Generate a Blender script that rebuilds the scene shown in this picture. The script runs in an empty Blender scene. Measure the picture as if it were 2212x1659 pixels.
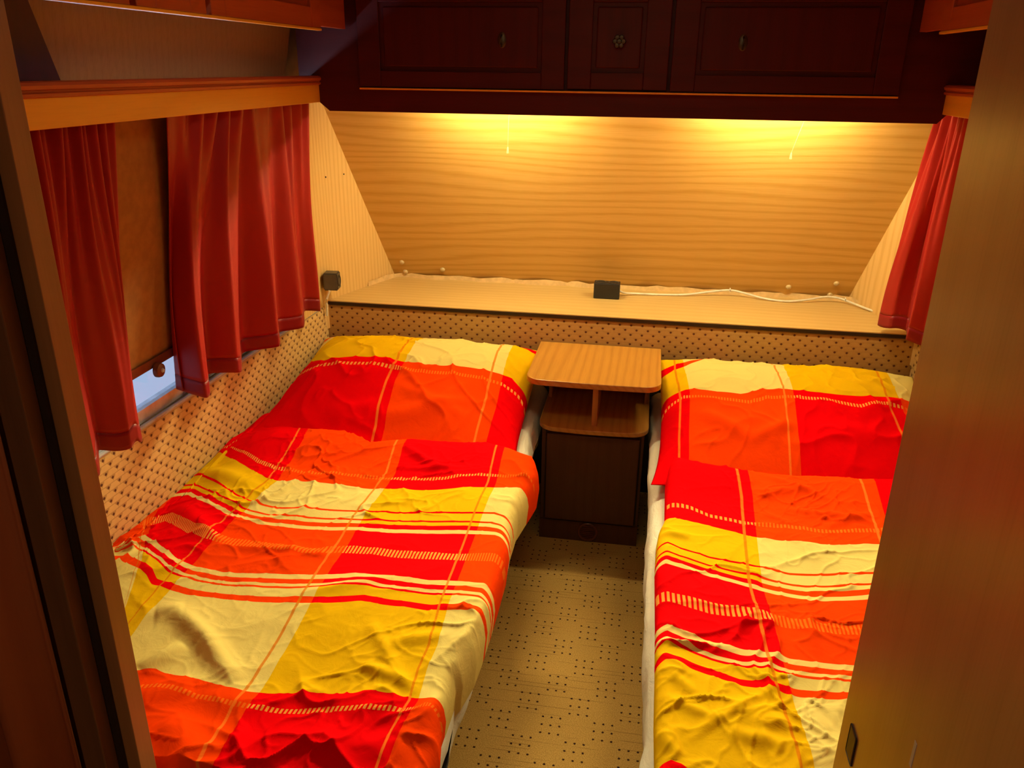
import bpy, bmesh, math, random
import numpy as np
from mathutils import Vector, Matrix
random.seed(7)
PI = math.pi
S = bpy.context.scene
COL = S.collection

# ------------------------------------------------------------------ camera
CX, CY, CZ, YAW, PITCH, ROLL, FPX = 0.12011, -2.84159, 1.55477, -0.16203, 0.37555, 0.01247, 1736.33
W, H = 2212, 1659
cy, sy, cp, sp = math.cos(YAW), math.sin(YAW), math.cos(PITCH), math.sin(PITCH)
fwd = np.array([sy*cp, cy*cp, -sp]); r0 = np.array([cy, -sy, 0.0]); u0 = np.cross(r0, fwd)
rgt = r0*math.cos(ROLL) + u0*math.sin(ROLL); upv = -r0*math.sin(ROLL) + u0*math.cos(ROLL)
cam = bpy.data.cameras.new('camera'); camo = bpy.data.objects.new('camera', cam); COL.objects.link(camo)
camo.matrix_world = Matrix(((rgt[0], upv[0], -fwd[0], CX), (rgt[1], upv[1], -fwd[1], CY), (rgt[2], upv[2], -fwd[2], CZ), (0, 0, 0, 1)))
cam.sensor_width = 36; cam.lens = FPX/W*36; cam.clip_start = 0.02
S.camera = camo

# ------------------------------------------------------------------ view, world, daylight and added fill lights
S.view_settings.view_transform = 'Standard'; S.view_settings.look = 'None'
S.view_settings.gamma = 1; S.view_settings.use_curve_mapping = False
S.view_settings.exposure = 0.50
wd = bpy.data.worlds.new('world'); S.world = wd; wd.use_nodes = True
wd.node_tree.nodes['Background'].inputs[0].default_value = (.55, .72, 1, 1)
wd.node_tree.nodes['Background'].inputs[1].default_value = .55

def area(name, loc, rot, sx, sy_, power, color, spread=PI):
    l = bpy.data.lights.new(name, 'AREA'); l.shape = 'RECTANGLE'; l.size = sx; l.size_y = sy_
    l.energy = power; l.color = color; l.spread = spread
    o = bpy.data.objects.new(name, l); COL.objects.link(o); o.location = loc; o.rotation_euler = rot
    return o
WARM = (1.0, .85, .44)
area('left_bed_fill', (-.38, -.152, 1.475), (math.radians(-62), 0, 0), .40, .02, 4.6, WARM, math.radians(85))  # added forward fill that brightens the foot of the beds
area('right_bed_fill', (.52, -.152, 1.475), (math.radians(-62), 0, 0), .40, .02, 4.6, WARM, math.radians(85))  # added forward fill, right-hand twin
area('ceiling_fill_light', (0.0, -1.35, 1.925), (0, 0, 0), .45, .3, .65, (1, .86, .56))  # added weak fill from above, source unseen
area('passage_fill_light', (-.05, -3.4, 1.93), (0, 0, 0), .4, .2, 2.8, (1, .80, .55))  # added dim fill from behind the camera
area('window_daylight', (-1.070, -.95, 1.37), (0, math.radians(-125), 0), .12, .90, 8, (.50, .72, 1.0))

# ------------------------------------------------------------------ helpers
def unproj(px, py, hf, n=40):
    """point where the ray through photo pixel (px,py) meets the height field z=hf(X,Y)"""
    d = (px-W/2)/FPX*rgt - (py-H/2)/FPX*upv + fwd
    z = .5
    for _ in range(n):
        t = (z-CZ)/d[2]; X = CX+d[0]*t; Y = CY+d[1]*t
        z = .5*z + .5*hf(X, Y)
    return X, Y

def link(name, me, mat=None, parent=None, smooth=False):
    o = bpy.data.objects.new(name, me); COL.objects.link(o)
    if mat: me.materials.append(mat)
    if smooth:
        for p in me.polygons: p.use_smooth = True
    if parent:
        o.parent = parent
        org = Vector((0, 0, 0)); p_ = parent
        while p_ is not None: org += p_.location; p_ = p_.parent
        me.transform(Matrix.Translation(-org))   # geometry is given in room coordinates
    return o

class MB:
    def __init__(s): s.bm = bmesh.new(); s.uv = None
    def box(s, x0, x1, y0, y1, z0, z1, bev=0.0, seg=2):
        b = bmesh.new(); bmesh.ops.create_cube(b, size=1)
        for v in b.verts:
            v.co = Vector(((x0+x1)/2+v.co.x*(x1-x0), (y0+y1)/2+v.co.y*(y1-y0), (z0+z1)/2+v.co.z*(z1-z0)))
        if bev: bmesh.ops.bevel(b, geom=b.edges[:], offset=bev, segments=seg, profile=.5, affect='EDGES')
        s.add(b); return s
    def add(s, b, M=None):
        if M is not None: b.transform(M)
        me = bpy.data.meshes.new('t'); b.to_mesh(me); b.free(); s.bm.from_mesh(me); bpy.data.meshes.remove(me)
    def prism(s, pts, axis, a0, a1, bev=0.0):
        """polygon pts in the two other axes (in XYZ order), extruded along axis"""
        b = bmesh.new()
        def P(p, a):
            return {'X': (a, p[0], p[1]), 'Y': (p[0], a, p[1]), 'Z': (p[0], p[1], a)}[axis]
        v0 = [b.verts.new(P(p, a0)) for p in pts]; v1 = [b.verts.new(P(p, a1)) for p in pts]
        b.faces.new(v0); b.faces.new(v1[::-1]); n = len(pts)
        for i in range(n): b.faces.new((v0[i], v0[(i+1) % n], v1[(i+1) % n], v1[i]))
        bmesh.ops.recalc_face_normals(b, faces=b.faces[:])
        if bev: bmesh.ops.bevel(b, geom=b.edges[:], offset=bev, segments=2, profile=.5, affect='EDGES')
        s.add(b); return s
    def hexa(s, vs, bev=0.0):
        """8 corners: bottom 4 (ccw) then top 4"""
        b = bmesh.new(); v = [b.verts.new(p) for p in vs]
        for f in ((3, 2, 1, 0), (4, 5, 6, 7), (0, 1, 5, 4), (1, 2, 6, 5), (2, 3, 7, 6), (3, 0, 4, 7)): b.faces.new([v[i] for i in f])
        bmesh.ops.recalc_face_normals(b, faces=b.faces[:])
        if bev: bmesh.ops.bevel(b, geom=b.edges[:], offset=bev, segments=2, profile=.5, affect='EDGES')
        s.add(b); return s
    def tube(s, pts, r, n=10, closed=False):
        b = bmesh.new(); rings = []; P = [Vector(p) for p in pts]
        for i, p in enumerate(P):
            if closed: t = P[(i+1) % len(P)]-P[i-1]
            else: t = (P[min(i+1, len(P)-1)]-P[max(i-1, 0)])
            t.normalize(); a = t.cross(Vector((0, 0, 1)))
            if a.length < .1: a = t.cross(Vector((0, 1, 0)))
            a.normalize(); c = t.cross(a)
            rr = r[i] if isinstance(r, (list, tuple)) else r
            rings.append([b.verts.new(p+a*math.cos(k*2*PI/n)*rr+c*math.sin(k*2*PI/n)*rr) for k in range(n)])
        m = len(rings)
        for i in range(m if closed else m-1):
            A, B = rings[i], rings[(i+1) % m]
            for k in range(n): b.faces.new((A[k], A[(k+1) % n], B[(k+1) % n], B[k]))
        if not closed: b.faces.new(rings[0][::-1]); b.faces.new(rings[-1])
        bmesh.ops.recalc_face_normals(b, faces=b.faces[:])
        s.add(b); return s
    def lathe(s, prof, M, n=24):
        """prof: (radius, height) list turned about local z, placed by M"""
        b = bmesh.new(); rings = []
        for r, h in prof:
            rings.append([b.verts.new((r*math.cos(k*2*PI/n), r*math.sin(k*2*PI/n), h)) for k in range(n)] if r > 1e-6 else [b.verts.new((0, 0, h))])
        for A, B in zip(rings, rings[1:]):
            for k in range(n):
                a = [A[k % len(A)], A[(k+1) % len(A)], B[(k+1) % len(B)], B[k % len(B)]]
                a2 = []
                for v in a:
                    if v not in a2: a2.append(v)
                if len(a2) > 2: b.faces.new(a2)
        bmesh.ops.recalc_face_normals(b, faces=b.faces[:])
        s.add(b, M); return s
    def build(s, name, mat, parent=None, smooth=False):
        me = bpy.data.meshes.new(name); s.bm.to_mesh(me); s.bm.free()
        o = link(name, me, mat, parent, smooth)
        if smooth:
            try: me.set_sharp_from_angle(angle=math.radians(40))
            except Exception: pass
        return o

def empty(name, loc):
    o = bpy.data.objects.new(name, None); COL.objects.link(o); o.location = loc; o.empty_display_size = .05
    return o
def tag(o, label, cat, group=None, kind=None):
    o['label'] = label; o['category'] = cat
    if group: o['group'] = group
    if kind: o['kind'] = kind
    return o
def struct(o): o['kind'] = 'structure'; return o

def gridmesh(name, P, UV=None, closeU=False):
    """P: (n,m,3) points -> mesh with optional UV (n,m,2)"""
    n, m, _ = P.shape
    me = bpy.data.meshes.new(name)
    idx = np.arange(n*m).reshape(n, m)
    f = np.stack([idx[:-1, :-1], idx[1:, :-1], idx[1:, 1:], idx[:-1, 1:]], -1).reshape(-1, 4)
    me.from_pydata(P.reshape(-1, 3).tolist(), [], f.tolist())
    if UV is not None:
        l = me.uv_layers.new(name='uv'); uv = UV.reshape(-1, 2)
        l.data.foreach_set('uv', uv[f.reshape(-1)].astype(np.float32).ravel())
    for p in me.polygons: p.use_smooth = True
    return me

# numpy noise
_rs = np.random.RandomState(3); _T = _rs.rand(256, 256)
def vnoise(x, y):
    xi = np.floor(x).astype(int); yi = np.floor(y).astype(int); fx = x-xi; fy = y-yi
    fx = fx*fx*fx*(fx*(fx*6-15)+10); fy = fy*fy*fy*(fy*(fy*6-15)+10)
    g = lambda a, b: _T[a & 255, b & 255]
    return (g(xi, yi)*(1-fx)+g(xi+1, yi)*fx)*(1-fy)+(g(xi, yi+1)*(1-fx)+g(xi+1, yi+1)*fx)*fy
def fbm(x, y, o=3):
    s = 0; a = 1; t = 0
    for k in range(o): s = s+a*vnoise(x*2**k+17.3*k, y*2**k+5.1*k); t += a; a *= .5
    return s/t
def creases(x, y, sc, ang, ar=2.2, p=6.0, seed=0):
    c, s_ = math.cos(ang), math.sin(ang)
    u = (x*c+y*s_)*sc/ar+seed*7.7; v = (-x*s_+y*c)*sc+seed*3.1
    wx = fbm(x*sc*.5+seed, y*sc*.5, 2)*1.6; wy = fbm(x*sc*.5+40, y*sc*.5+seed, 2)*1.6
    n = vnoise(u+wx, v+wy)
    return (1-np.abs(2*n-1))**p
def smooth01(a, b, x):
    t = np.clip((x-a)/(b-a), 0, 1); return t*t*(3-2*t)

# ------------------------------------------------------------------ materials
class NT:
    def __init__(s, name, rough=.5, spec=.5):
        s.m = bpy.data.materials.new(name); s.m.use_nodes = True; s.t = s.m.node_tree; s.N = s.t.nodes; s.L = s.t.links
        s.b = s.N['Principled BSDF']; s.b.inputs['Roughness'].default_value = rough
        s.b.inputs['Specular IOR Level'].default_value = spec
    def n(s, typ, **k):
        o = s.N.new(typ)
        for a, b in k.items(): setattr(o, a, b)
        return o
    def put(s, sock, v):
        if isinstance(v, (int, float)): sock.default_value = v
        elif isinstance(v, (tuple, list)): sock.default_value = tuple(v) if len(v) != 3 or sock.type == 'VECTOR' else tuple(v)+(1,)
        else: s.L.new(v, sock)
    def M(s, op, a, b=0.0, c=None, clamp=False):
        o = s.n('ShaderNodeMath', operation=op); o.use_clamp = clamp
        s.put(o.inputs[0], a); s.put(o.inputs[1], b)
        if c is not None: s.put(o.inputs[2], c)
        return o.outputs[0]
    def mix(s, f, a, b, mode='MIX'):
        o = s.n('ShaderNodeMix', data_type='RGBA', blend_type=mode)
        s.put(o.inputs[0], f); s.put(o.inputs[6], a); s.put(o.inputs[7], b); return o.outputs[2]
    def uv(s):
        o = s.n('ShaderNodeSeparateXYZ'); s.L.new(s.n('ShaderNodeTexCoord').outputs['UV'], o.inputs[0]); return o.outputs[0], o.outputs[1]
    def objc(s): return s.n('ShaderNodeTexCoord').outputs['Object']
    def sep(s, v):
        o = s.n('ShaderNodeSeparateXYZ'); s.L.new(v, o.inputs[0]); return o.outputs
    def vmul(s, v, k):
        o = s.n('ShaderNodeVectorMath', operation='MULTIPLY'); s.L.new(v, o.inputs[0]); o.inputs[1].default_value = k; return o.outputs[0]
    def noise(s, v, sc, det=3, rough=.55, dist=0.0):
        o = s.n('ShaderNodeTexNoise'); s.L.new(v, o.inputs['Vector']); o.inputs['Scale'].default_value = sc
        o.inputs['Detail'].default_value = det; o.inputs['Roughness'].default_value = rough; o.inputs['Distortion'].default_value = dist
        return o.outputs['Fac']
    def step(s, x, a, b):
        o = s.n('ShaderNodeMapRange', interpolation_type='SMOOTHSTEP'); s.put(o.inputs[0], x)
        o.inputs[1].default_value = a; o.inputs[2].default_value = b; return o.outputs[0]
    def ramp(s, f, stops, interp='LINEAR'):
        o = s.n('ShaderNodeValToRGB'); cr = o.color_ramp; cr.interpolation = interp
        while len(cr.elements) > 1: cr.elements.remove(cr.elements[-1])
        cr.elements[0].position = stops[0][0]; cr.elements[0].color = tuple(stops[0][1])+(1,)
        for p, c in stops[1:]:
            e = cr.elements.new(p); e.color = tuple(c)+(1,)
        s.put(o.inputs[0], f); return o.outputs[0]
    def color(s, v): s.put(s.b.inputs['Base Color'], v)
    def bump(s, h, strength=.3, dist=.002):
        o = s.n('ShaderNodeBump'); o.inputs['Strength'].default_value = strength; o.inputs['Distance'].default_value = dist
        s.L.new(h, o.inputs['Height']); s.L.new(o.outputs[0], s.b.inputs['Normal'])

def plain(name, col, rough=.5, spec=.5, metal=0.0, bump=0.0, bsc=300):
    t = NT(name, rough, spec); t.b.inputs['Metallic'].default_value = metal
    o = t.objc(); n = t.noise(o, 40, 3)
    t.color(t.mix(t.step(n, .3, .7), tuple(c*.9 for c in col), tuple(min(1, c*1.08) for c in col)))
    if bump: t.bump(t.noise(o, bsc, 2), bump, .001)
    return t.m

def wood(name, light, dark, grain='X', rough=.35, spec=.5, ringf=26, amp=4.2, contrast=1.0, fine=.5, off=(0, 0, 0)):
    """laminate woodgrain running along one axis"""
    t = NT(name, rough, spec); o = t.objc()
    a = t.n('ShaderNodeVectorMath', operation='ADD'); t.L.new(o, a.inputs[0]); a.inputs[1].default_value = off; o = a.outputs[0]
    k = {'X': (.16, 1, 1), 'Y': (1, .16, 1), 'Z': (1, 1, .16)}[grain]
    st = t.vmul(o, k); low = t.noise(st, 2.6, 2, .5)
    x, y, z = t.sep(o)
    ac = {'X': t.M('ADD', z, t.M('MULTIPLY', y, .83)), 'Y': t.M('ADD', x, z), 'Z': t.M('ADD', x, y)}[grain]
    w = t.noise(st, 9, 3, .6)
    ph = t.M('ADD', t.M('ADD', t.M('MULTIPLY', ac, ringf), t.M('MULTIPLY', low, amp*2)), t.M('MULTIPLY', w, .8))
    s_ = t.M('MULTIPLY_ADD', t.M('SINE', t.M('MULTIPLY', ph, 2*PI)), .5, .5)
    s_ = t.M('POWER', s_, 2.5)
    kf = {'X': (.035, 1, 1), 'Y': (1, .035, 1), 'Z': (1, 1, .035)}[grain]
    fs = t.noise(t.vmul(o, kf), 260, 2, .6)
    tone = t.noise(st, 1.3, 2, .5)
    f = t.M('ADD', t.M('MULTIPLY', s_, .62*contrast), t.M('MULTIPLY', t.step(fs, .42, .72), fine*.55), clamp=True)
    f = t.M('ADD', f, t.M('MULTIPLY_ADD', tone, .3, -.15), clamp=True)
    t.color(t.mix(f, light, dark)); t.bump(fs, .08, .0005)
    return t.m

OAK_L, OAK_D = (.66, .425, .125), (.51, .285, .036)
m_oak_back = wood('oak_back_wall', OAK_L, OAK_D, 'X', .35, .45, 52, 4.5, .9)
m_oak_side = wood('oak_side_wall', (.80, .55, .22), (.64, .38, .105), 'Z', .42, .4, 44, 3.5, .8)
m_oak_shelf = wood('oak_shelf', (.66, .455, .17), (.54, .335, .09), 'X', .4, .4, 30, 2.0, .6)
m_beech = wood('valance_wood', (.84, .40, .026), (.66, .28, .014), 'Y', .38, .5, 16, 2.0, .5, .35)
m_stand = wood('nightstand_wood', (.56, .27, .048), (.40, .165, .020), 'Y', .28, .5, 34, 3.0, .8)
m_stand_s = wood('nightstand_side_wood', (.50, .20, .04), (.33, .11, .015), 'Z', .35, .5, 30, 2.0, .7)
m_mahog = wood('mahogany_front_shaded', (.070, .004, .003), (.042, .0025, .002), 'X', .5, .25, 18, 2.0, .5, .5)  # shade put into the colour: cabinet fronts get almost no light
m_mahogv = wood('mahogany_vertical', (.070, .004, .003), (.042, .0025, .002), 'Z', .5, .25, 18, 2.0, .5, .5)  # same shaded mahogany tone, grain upright
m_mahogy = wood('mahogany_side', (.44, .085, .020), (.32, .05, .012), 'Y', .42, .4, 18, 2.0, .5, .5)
m_partition = wood('partition_wood', (.42, .21, .085), (.32, .15, .058), 'Z', .29, .55, 14, 1.5, .45, .5)
m_frame = wood('door_frame_wood', (.36, .16, .055), (.27, .11, .035), 'Z', .4, .5, 22, 1.5, .5, .5)
m_frame_d = wood('dark_frame_wood', (.17, .070, .026), (.12, .045, .016), 'Z', .5, .4, 22, 1.5, .5, .5)
m_fold = wood('folding_door_vinyl', (.42, .11, .035), (.34, .08, .026), 'Z', .55, .3, 14, 1.5, .4, .3)
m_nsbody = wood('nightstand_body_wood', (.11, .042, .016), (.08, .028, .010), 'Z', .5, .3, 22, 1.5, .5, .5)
m_cord = plain('cord_plastic', (.62, .48, .22), .5, .3)
m_blind = plain('blind_cloth', (.34, .15, .035), .8, .2)
m_recess = wood('recess_wallboard', (.40, .24, .12), (.30, .17, .08), 'Z', .5, .4, 40, 1.0, .4, .8)
m_black = plain('black_plastic', (.012, .012, .011), .45, .5)
m_grey = plain('grey_plastic', (.085, .072, .055), .5, .5)
m_brownpl = plain('brown_plastic', (.14, .035, .012), .35, .6)
m_cream = plain('cream_plastic', (.66, .52, .28), .4, .5)
m_white = plain('white_plastic', (.82, .78, .66), .35, .5)
m_brass = plain('aged_brass', (.10, .085, .06), .45, .5, 1.0)
m_alu = plain('grey_trim', (.50, .52, .60), .35, .6, .0)
m_dark = plain('dark_base_board', (.030, .014, .008), .6, .3)
m_tape = plain('pale_tape', (.78, .55, .26), .7, .2)
m_ceil = plain('ceiling_board', (.42, .30, .18), .7, .2)
m_shell = plain('corridor_wall', (.28, .15, .07), .6, .3)
m_sash = plain('window_board', (.72, .76, .86), .25, .5)

def emis(name, col, st):
    t = NT(name); t.b.inputs['Emission Color'].default_value = tuple(col)+(1,); t.b.inputs['Emission Strength'].default_value = st
    t.color(col); return t.m
m_tube = emis('lit_tube', WARM, 140)
m_soft = emis('fill_lamp_diffuser', WARM, 2.0)  # glowing face of the added ceiling lamp

def mk_glass():
    t = NT('window_glass', .03, .5); t.b.inputs['Transmission Weight'].default_value = 1; t.b.inputs['IOR'].default_value = 1.3
    t.color((.92, .95, 1)); return t.m
m_glass = mk_glass()

def mk_sheet():
    t = NT('white_sheet', .85, .2); o = t.objc()
    t.color((.74, .71, .60)); n = t.noise(t.vmul(o, (3, 1, 1)), 18, 4, .6, 1.0); t.bump(n, .5, .006); return t.m
m_sheet = mk_sheet()

def mk_curtain(name, c1, c2):
    t = NT(name, .48, .35); o = t.objc()
    t.b.inputs['Sheen Weight'].default_value = .12; t.b.inputs['Sheen Roughness'].default_value = .4
    t.b.inputs['Sheen Tint'].default_value = (1, .5, .4, 1)
    n = t.noise(t.vmul(o, (1, 1, .1)), 30, 3)
    t.color(t.mix(n, c1, c2)); t.bump(t.noise(o, 900, 2), .12, .0004); return t.m
m_curt = mk_curtain('red_satin_curtain', (.37, .010, .009), (.30, .006, .007))
m_hem = mk_curtain('red_satin_hem', (.27, .006, .012), (.22, .005, .010))

def mk_bed():
    t = NT('striped_bed_linen', .9, .02); u, v = t.uv()
    CR, OR, YE, CM = (.80, .0, .0025), (.88, .050, .0), (.74, .44, .003), (.74, .60, .185)
    def rows(R, C):
        c2 = (.78, .58, .19)
        seq = [(0, R), (1.0, C), (1.97, R), (2.07, C), (2.42, R), (2.5, C), (2.62, R), (2.82, c2), (3.0, R),
               (5.0, c2), (5.18, R), (5.38, c2), (5.5, R), (5.58, C), (5.93, R), (6.04, C), (7.0, R)]
        return [(p/10, c) for p, c in seq]
    vv = t.M('MULTIPLY', v, .1)
    a = t.ramp(vv, rows(CR, YE), 'CONSTANT'); b = t.ramp(vv, rows(OR, CM), 'CONSTANT')
    us = t.M('SUBTRACT', u, .09)
    par = t.M('FRACT', t.M('MULTIPLY', us, .5))          # <.5 : even column (orange/cream), else odd
    even = t.M('LESS_THAN', par, .5)
    c = t.mix(even, b, a)
    c = t.mix(even, a, b) if False else t.mix(t.M('LESS_THAN', t.M('FRACT', t.M('MULTIPLY', t.M('ADD', us, 1.0), .5)), .5), a, b)
    # woven ladder stripes
    fr = t.M('FRACT', t.M('MULTIPLY', u, 36))
    on = t.M('LESS_THAN', fr, .55)
    def band(ce, hw): return t.M('LESS_THAN', t.M('ABSOLUTE', t.M('SUBTRACT', v, ce)), hw)
    wide = t.M('MULTIPLY', on, band(4.0, .16)); thin = t.M('MULTIPLY', on, t.M('ADD', band(.74, .026), band(7.33, .036)))
    c = t.mix(t.M('MULTIPLY', t.M('ADD', wide, thin, clamp=True), .8), c, t.mix(t.M('LESS_THAN', t.M('FRACT', t.M('MULTIPLY', t.M('ADD', us, 1.0), .5)), .5), (.88, .40, .07), (.88, .17, .012)))
    # lengthwise lines
    d = t.M('ABSOLUTE', t.M('SUBTRACT', t.M('FRACT', t.M('ADD', u, .5)), .5))
    ln = t.step(d, .012, .007)
    inR = t.M('ADD', t.M('ADD', t.M('LESS_THAN', v, 1.0), t.M('MULTIPLY', t.M('GREATER_THAN', v, 2.9), t.M('LESS_THAN', v, 5.1))), t.M('GREATER_THAN', v, 7.0), clamp=True)
    lc = t.mix(inR, (.66, .19, .004), (.90, .19, .02))
    c = t.mix(t.M('MULTIPLY', ln, .85), c, lc)
    t.color(c)
    o = t.objc(); n1 = t.noise(o, 26, 4, .62, .8); t.bump(n1, .35, .004)
    pass
    return t.m
m_bed = mk_bed()

def mk_uphol(name, sm=.52, lw=.42, d0=.115, d1=.075, dark=1.0):
    t = NT(name, .9, .15); u, v = t.uv()
    a = t.M('DIVIDE', u, .0410); b = t.M('DIVIDE', v, .0180)
    row = t.M('FLOOR', b); rv = t.M('FRACT', b)
    uu = t.M('FRACT', t.M('ADD', a, t.M('MULTIPLY', row, .5)))
    d = t.M('ABSOLUTE', t.M('SUBTRACT', uu, .5))            # 0 bell centre .. .5 bell side
    hw = t.M('MULTIPLY_ADD', t.step(rv, .95, .25), .22, .27)  # half width of the bell: narrow top
    seam = t.step(t.M('SUBTRACT', d, hw), -.03, .03)
    low = t.step(rv, .16, .04)
    outl = t.M('MAXIMUM', t.M('MULTIPLY', seam, sm), t.M('MULTIPLY', low, lw))
    dx = t.M('SUBTRACT', .5, d); dy = t.M('MULTIPLY', t.M('SUBTRACT', rv, .72), .48)
    dist = t.M('SQRT', t.M('ADD', t.M('MULTIPLY', dx, dx), t.M('MULTIPLY', dy, dy)))
    dot = t.step(dist, d0, d1)
    n = t.noise(t.objc(), 90, 3)
    base = t.mix(n, (.66, .44, .175), (.77, .54, .225)) if sm > .3 else t.mix(n, (.46, .27, .085), (.55, .34, .12))  # faint-seam variant: same fabric, darker base carries the rear shelf's shadow
    c = t.mix(outl, base, (.27, .13, .045)); c = t.mix(t.M('MULTIPLY', dot, .9), c, (.075, .010, .012))
    t.color(c); t.bump(t.M('SUBTRACT', 1.0, outl), .5, .0015); return t.m
m_uph = mk_uphol('bell_pattern_upholstery')
m_uphb = mk_uphol('dotted_upholstery_shaded', .22, .20, .12, .08)

def mk_carpet():
    t = NT('dotted_carpet', .95, .1); o = t.objc(); x, y, z = t.sep(o)
    PX, PY = .1325, .151
    def cell(ox, oy):
        lx = t.M('MULTIPLY', t.M('SUBTRACT', t.M('FRACT', t.M('DIVIDE', t.M('SUBTRACT', x, ox-PX/2), PX)), .5), PX)
        ly = t.M('MULTIPLY', t.M('SUBTRACT', t.M('FRACT', t.M('DIVIDE', t.M('SUBTRACT', y, oy-PY/2), PY)), .5), PY)
        inn = t.M('MULTIPLY', t.M('LESS_THAN', t.M('ABSOLUTE', lx), .034), t.M('LESS_THAN', t.M('ABSOLUTE', ly), .040))
        gx = t.M('MULTIPLY', t.M('SUBTRACT', t.M('FRACT', t.M('ADD', t.M('DIVIDE', lx, .0225), .5)), .5), .0225)
        gy = t.M('MULTIPLY', t.M('SUBTRACT', t.M('FRACT', t.M('ADD', t.M('DIVIDE', ly, .027), .5)), .5), .027)
        dd = t.M('SQRT', t.M('ADD', t.M('MULTIPLY', gx, gx), t.M('MULTIPLY', gy, gy)))
        return t.M('MULTIPLY', inn, t.step(t.M('ADD', dd, t.M('MULTIPLY_ADD', t.noise(o, 300, 1), .003, -.0015)), .0038, .0022))
    dots = t.M('MAXIMUM', cell(.038, -.885), cell(.038+PX/2, -.885+PY/2))
    n = t.noise(o, 420, 2, .7); n2 = t.noise(o, 7, 3)
    base = t.mix(t.step(n, .25, .75), (.30, .17, .036), (.72, .44, .13))
    base = t.mix(t.M('MULTIPLY', n2, .35), base, (.38, .24, .08))
    ly = t.M('ABSOLUTE', t.M('SUBTRACT', t.M('FRACT', t.M('DIVIDE', t.M('ADD', y, .005), .0135)), .5))
    brk = t.step(t.noise(t.vmul(o, (.12, 1.6, 1)), 45, 2), .50, .62)
    lines = t.M('MULTIPLY', t.step(ly, .10, .03), brk)
    c = t.mix(t.M('MULTIPLY', lines, .6), base, (.13, .055, .018)); c = t.mix(dots, c, (.035, .010, .010))
    t.color(c); t.bump(n, .6, .003); return t.m
m_carpet = mk_carpet()

# ------------------------------------------------------------------ room shell
YB, YF = -2.0, -4.3            # partition, corridor end
ZC = 1.96
struct(MB().box(-1.25, 1.25, YF, .62, -.03, 0).build('floor', m_carpet))
struct(MB().box(-1.25, 1.25, YF, .62, ZC, ZC+.03).build('ceiling', m_ceil))
struct(MB().box(-1.25, 1.25, YF-.03, YF, 0, ZC).build('wall_rear', m_shell))
LX = lambda Y: -1.115+.025*Y    # inner face of the lower side wall, left
# left wall: lower, below the window / pieces around the window / leaning upper board
def side_wall(sgn, name):
    m = MB()
    def q(y0, y1, xa, za, xb, zb, t=.04):
        # slab from (xa,za) to (xb,zb), thickness outward
        m.hexa([(sgn*xa, y0, za), (sgn*(xa+t), y0, za), (sgn*(xa+t), y1, za), (sgn*xa, y1, za),
                (sgn*xb, y0, zb), (sgn*(xb+t), y0, zb), (sgn*(xb+t), y1, zb), (sgn*xb, y1, zb)])
    q(-4.3, .0, 1.165, 0, 1.165, .69); 
    if sgn < 0:
        q(-4.3, -1.50, 1.13, .70, 1.00, 1.50)
    else:
        q(-4.3, .0, 1.13, .70, 1.00, 1.50)
    return struct(m.build(name, m_shell))
side_wall(-1, 'wall_left'); side_wall(1, 'wall_right')
struct(MB().box(-1.10, -1.073, -.245, -.018, .695, 1.50).build('wall_side_board', m_oak_side))
struct(MB().box(-1.20, -1.10, -.20, -.018, .60, 1.50).build('wall_side_outer', m_shell))
# leaning boards above the valances
for sgn, nm in ((-1, 'left'), (1, 'right')):
    o = MB().hexa([(sgn*1.035, -1.42, 1.49), (sgn*1.06, -1.42, 1.49), (sgn*1.06, -.30, 1.49), (sgn*1.035, -.30, 1.49),
                   (sgn*.93, -1.42, ZC), (sgn*.96, -1.42, ZC), (sgn*.96, -.30, ZC), (sgn*.93, -.30, ZC)]).build('wall_upper_'+nm, m_recess); struct(o)
    o = MB().hexa([(sgn*1.075, -4.3, 1.49), (sgn*1.13, -4.3, 1.49), (sgn*1.13, .62, 1.49), (sgn*1.075, .62, 1.49),
                   (sgn*1.0, -4.3, ZC), (sgn*1.13, -4.3, ZC), (sgn*1.13, .62, ZC), (sgn*1.0, .62, ZC)]).build('wall_eaves_'+nm, m_shell); struct(o)
# rear corner boards (angled) and sloped back wall
ZS = .711
def wb(z): return .422-(z-ZS)*(.372/.707)      # Y of the sloped back wall at height z
for sgn, nm in ((-1, 'left'), (1, 'right')):
    xa, xb = 1.073, .930
    m = MB(); n_ = Vector((xa-xb, 0, 0))
    z0, z1 = .60, 1.62
    e0 = 1.05
    m.hexa([(sgn*xa, -.02, z0), (sgn*(xa+.03), -.02, z0), (sgn*(xb+.03-.0), .50, z0), (sgn*(xb-.027), .50, z0),
            (sgn*xa, -.02, z1), (sgn*(xa+.03), -.02, z1), (sgn*(xb+.03-.0), .50, z1), (sgn*(xb-.027), .50, z1)])
    o = struct(m.build('wall_corner_'+nm, m_oak_side))
    # small dark screw holes
    for (yy, zz) in ((.035, 1.17), (.135, 1.17)):
        f = (yy+.02)/.442; xx = xa-(xa-xb-0.0)*f*.99
        MB().lathe([(0, .0012), (.003, .001), (.003, -.002)], Matrix.Translation((sgn*(xx-.0015), yy, zz)) @ Matrix.Rotation(-sgn*PI/2, 4, 'Y')).build('screw_hole', m_black, o)
t_ = .03
o = MB().hexa([(-1.2, wb(.60), .60), (1.2, wb(.60), .60), (1.2, wb(.60)+t_, .60), (-1.2, wb(.60)+t_, .60),
               (-1.2, wb(1.62), 1.62), (1.2, wb(1.62), 1.62), (1.2, wb(1.62)+t_, 1.62), (-1.2, wb(1.62)+t_, 1.62)]).build('wall_back', m_oak_back); struct(o)
struct(MB().box(-1.25, 1.25, .0, .04, 0, .45).build('wall_back_lower', m_dark))
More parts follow.
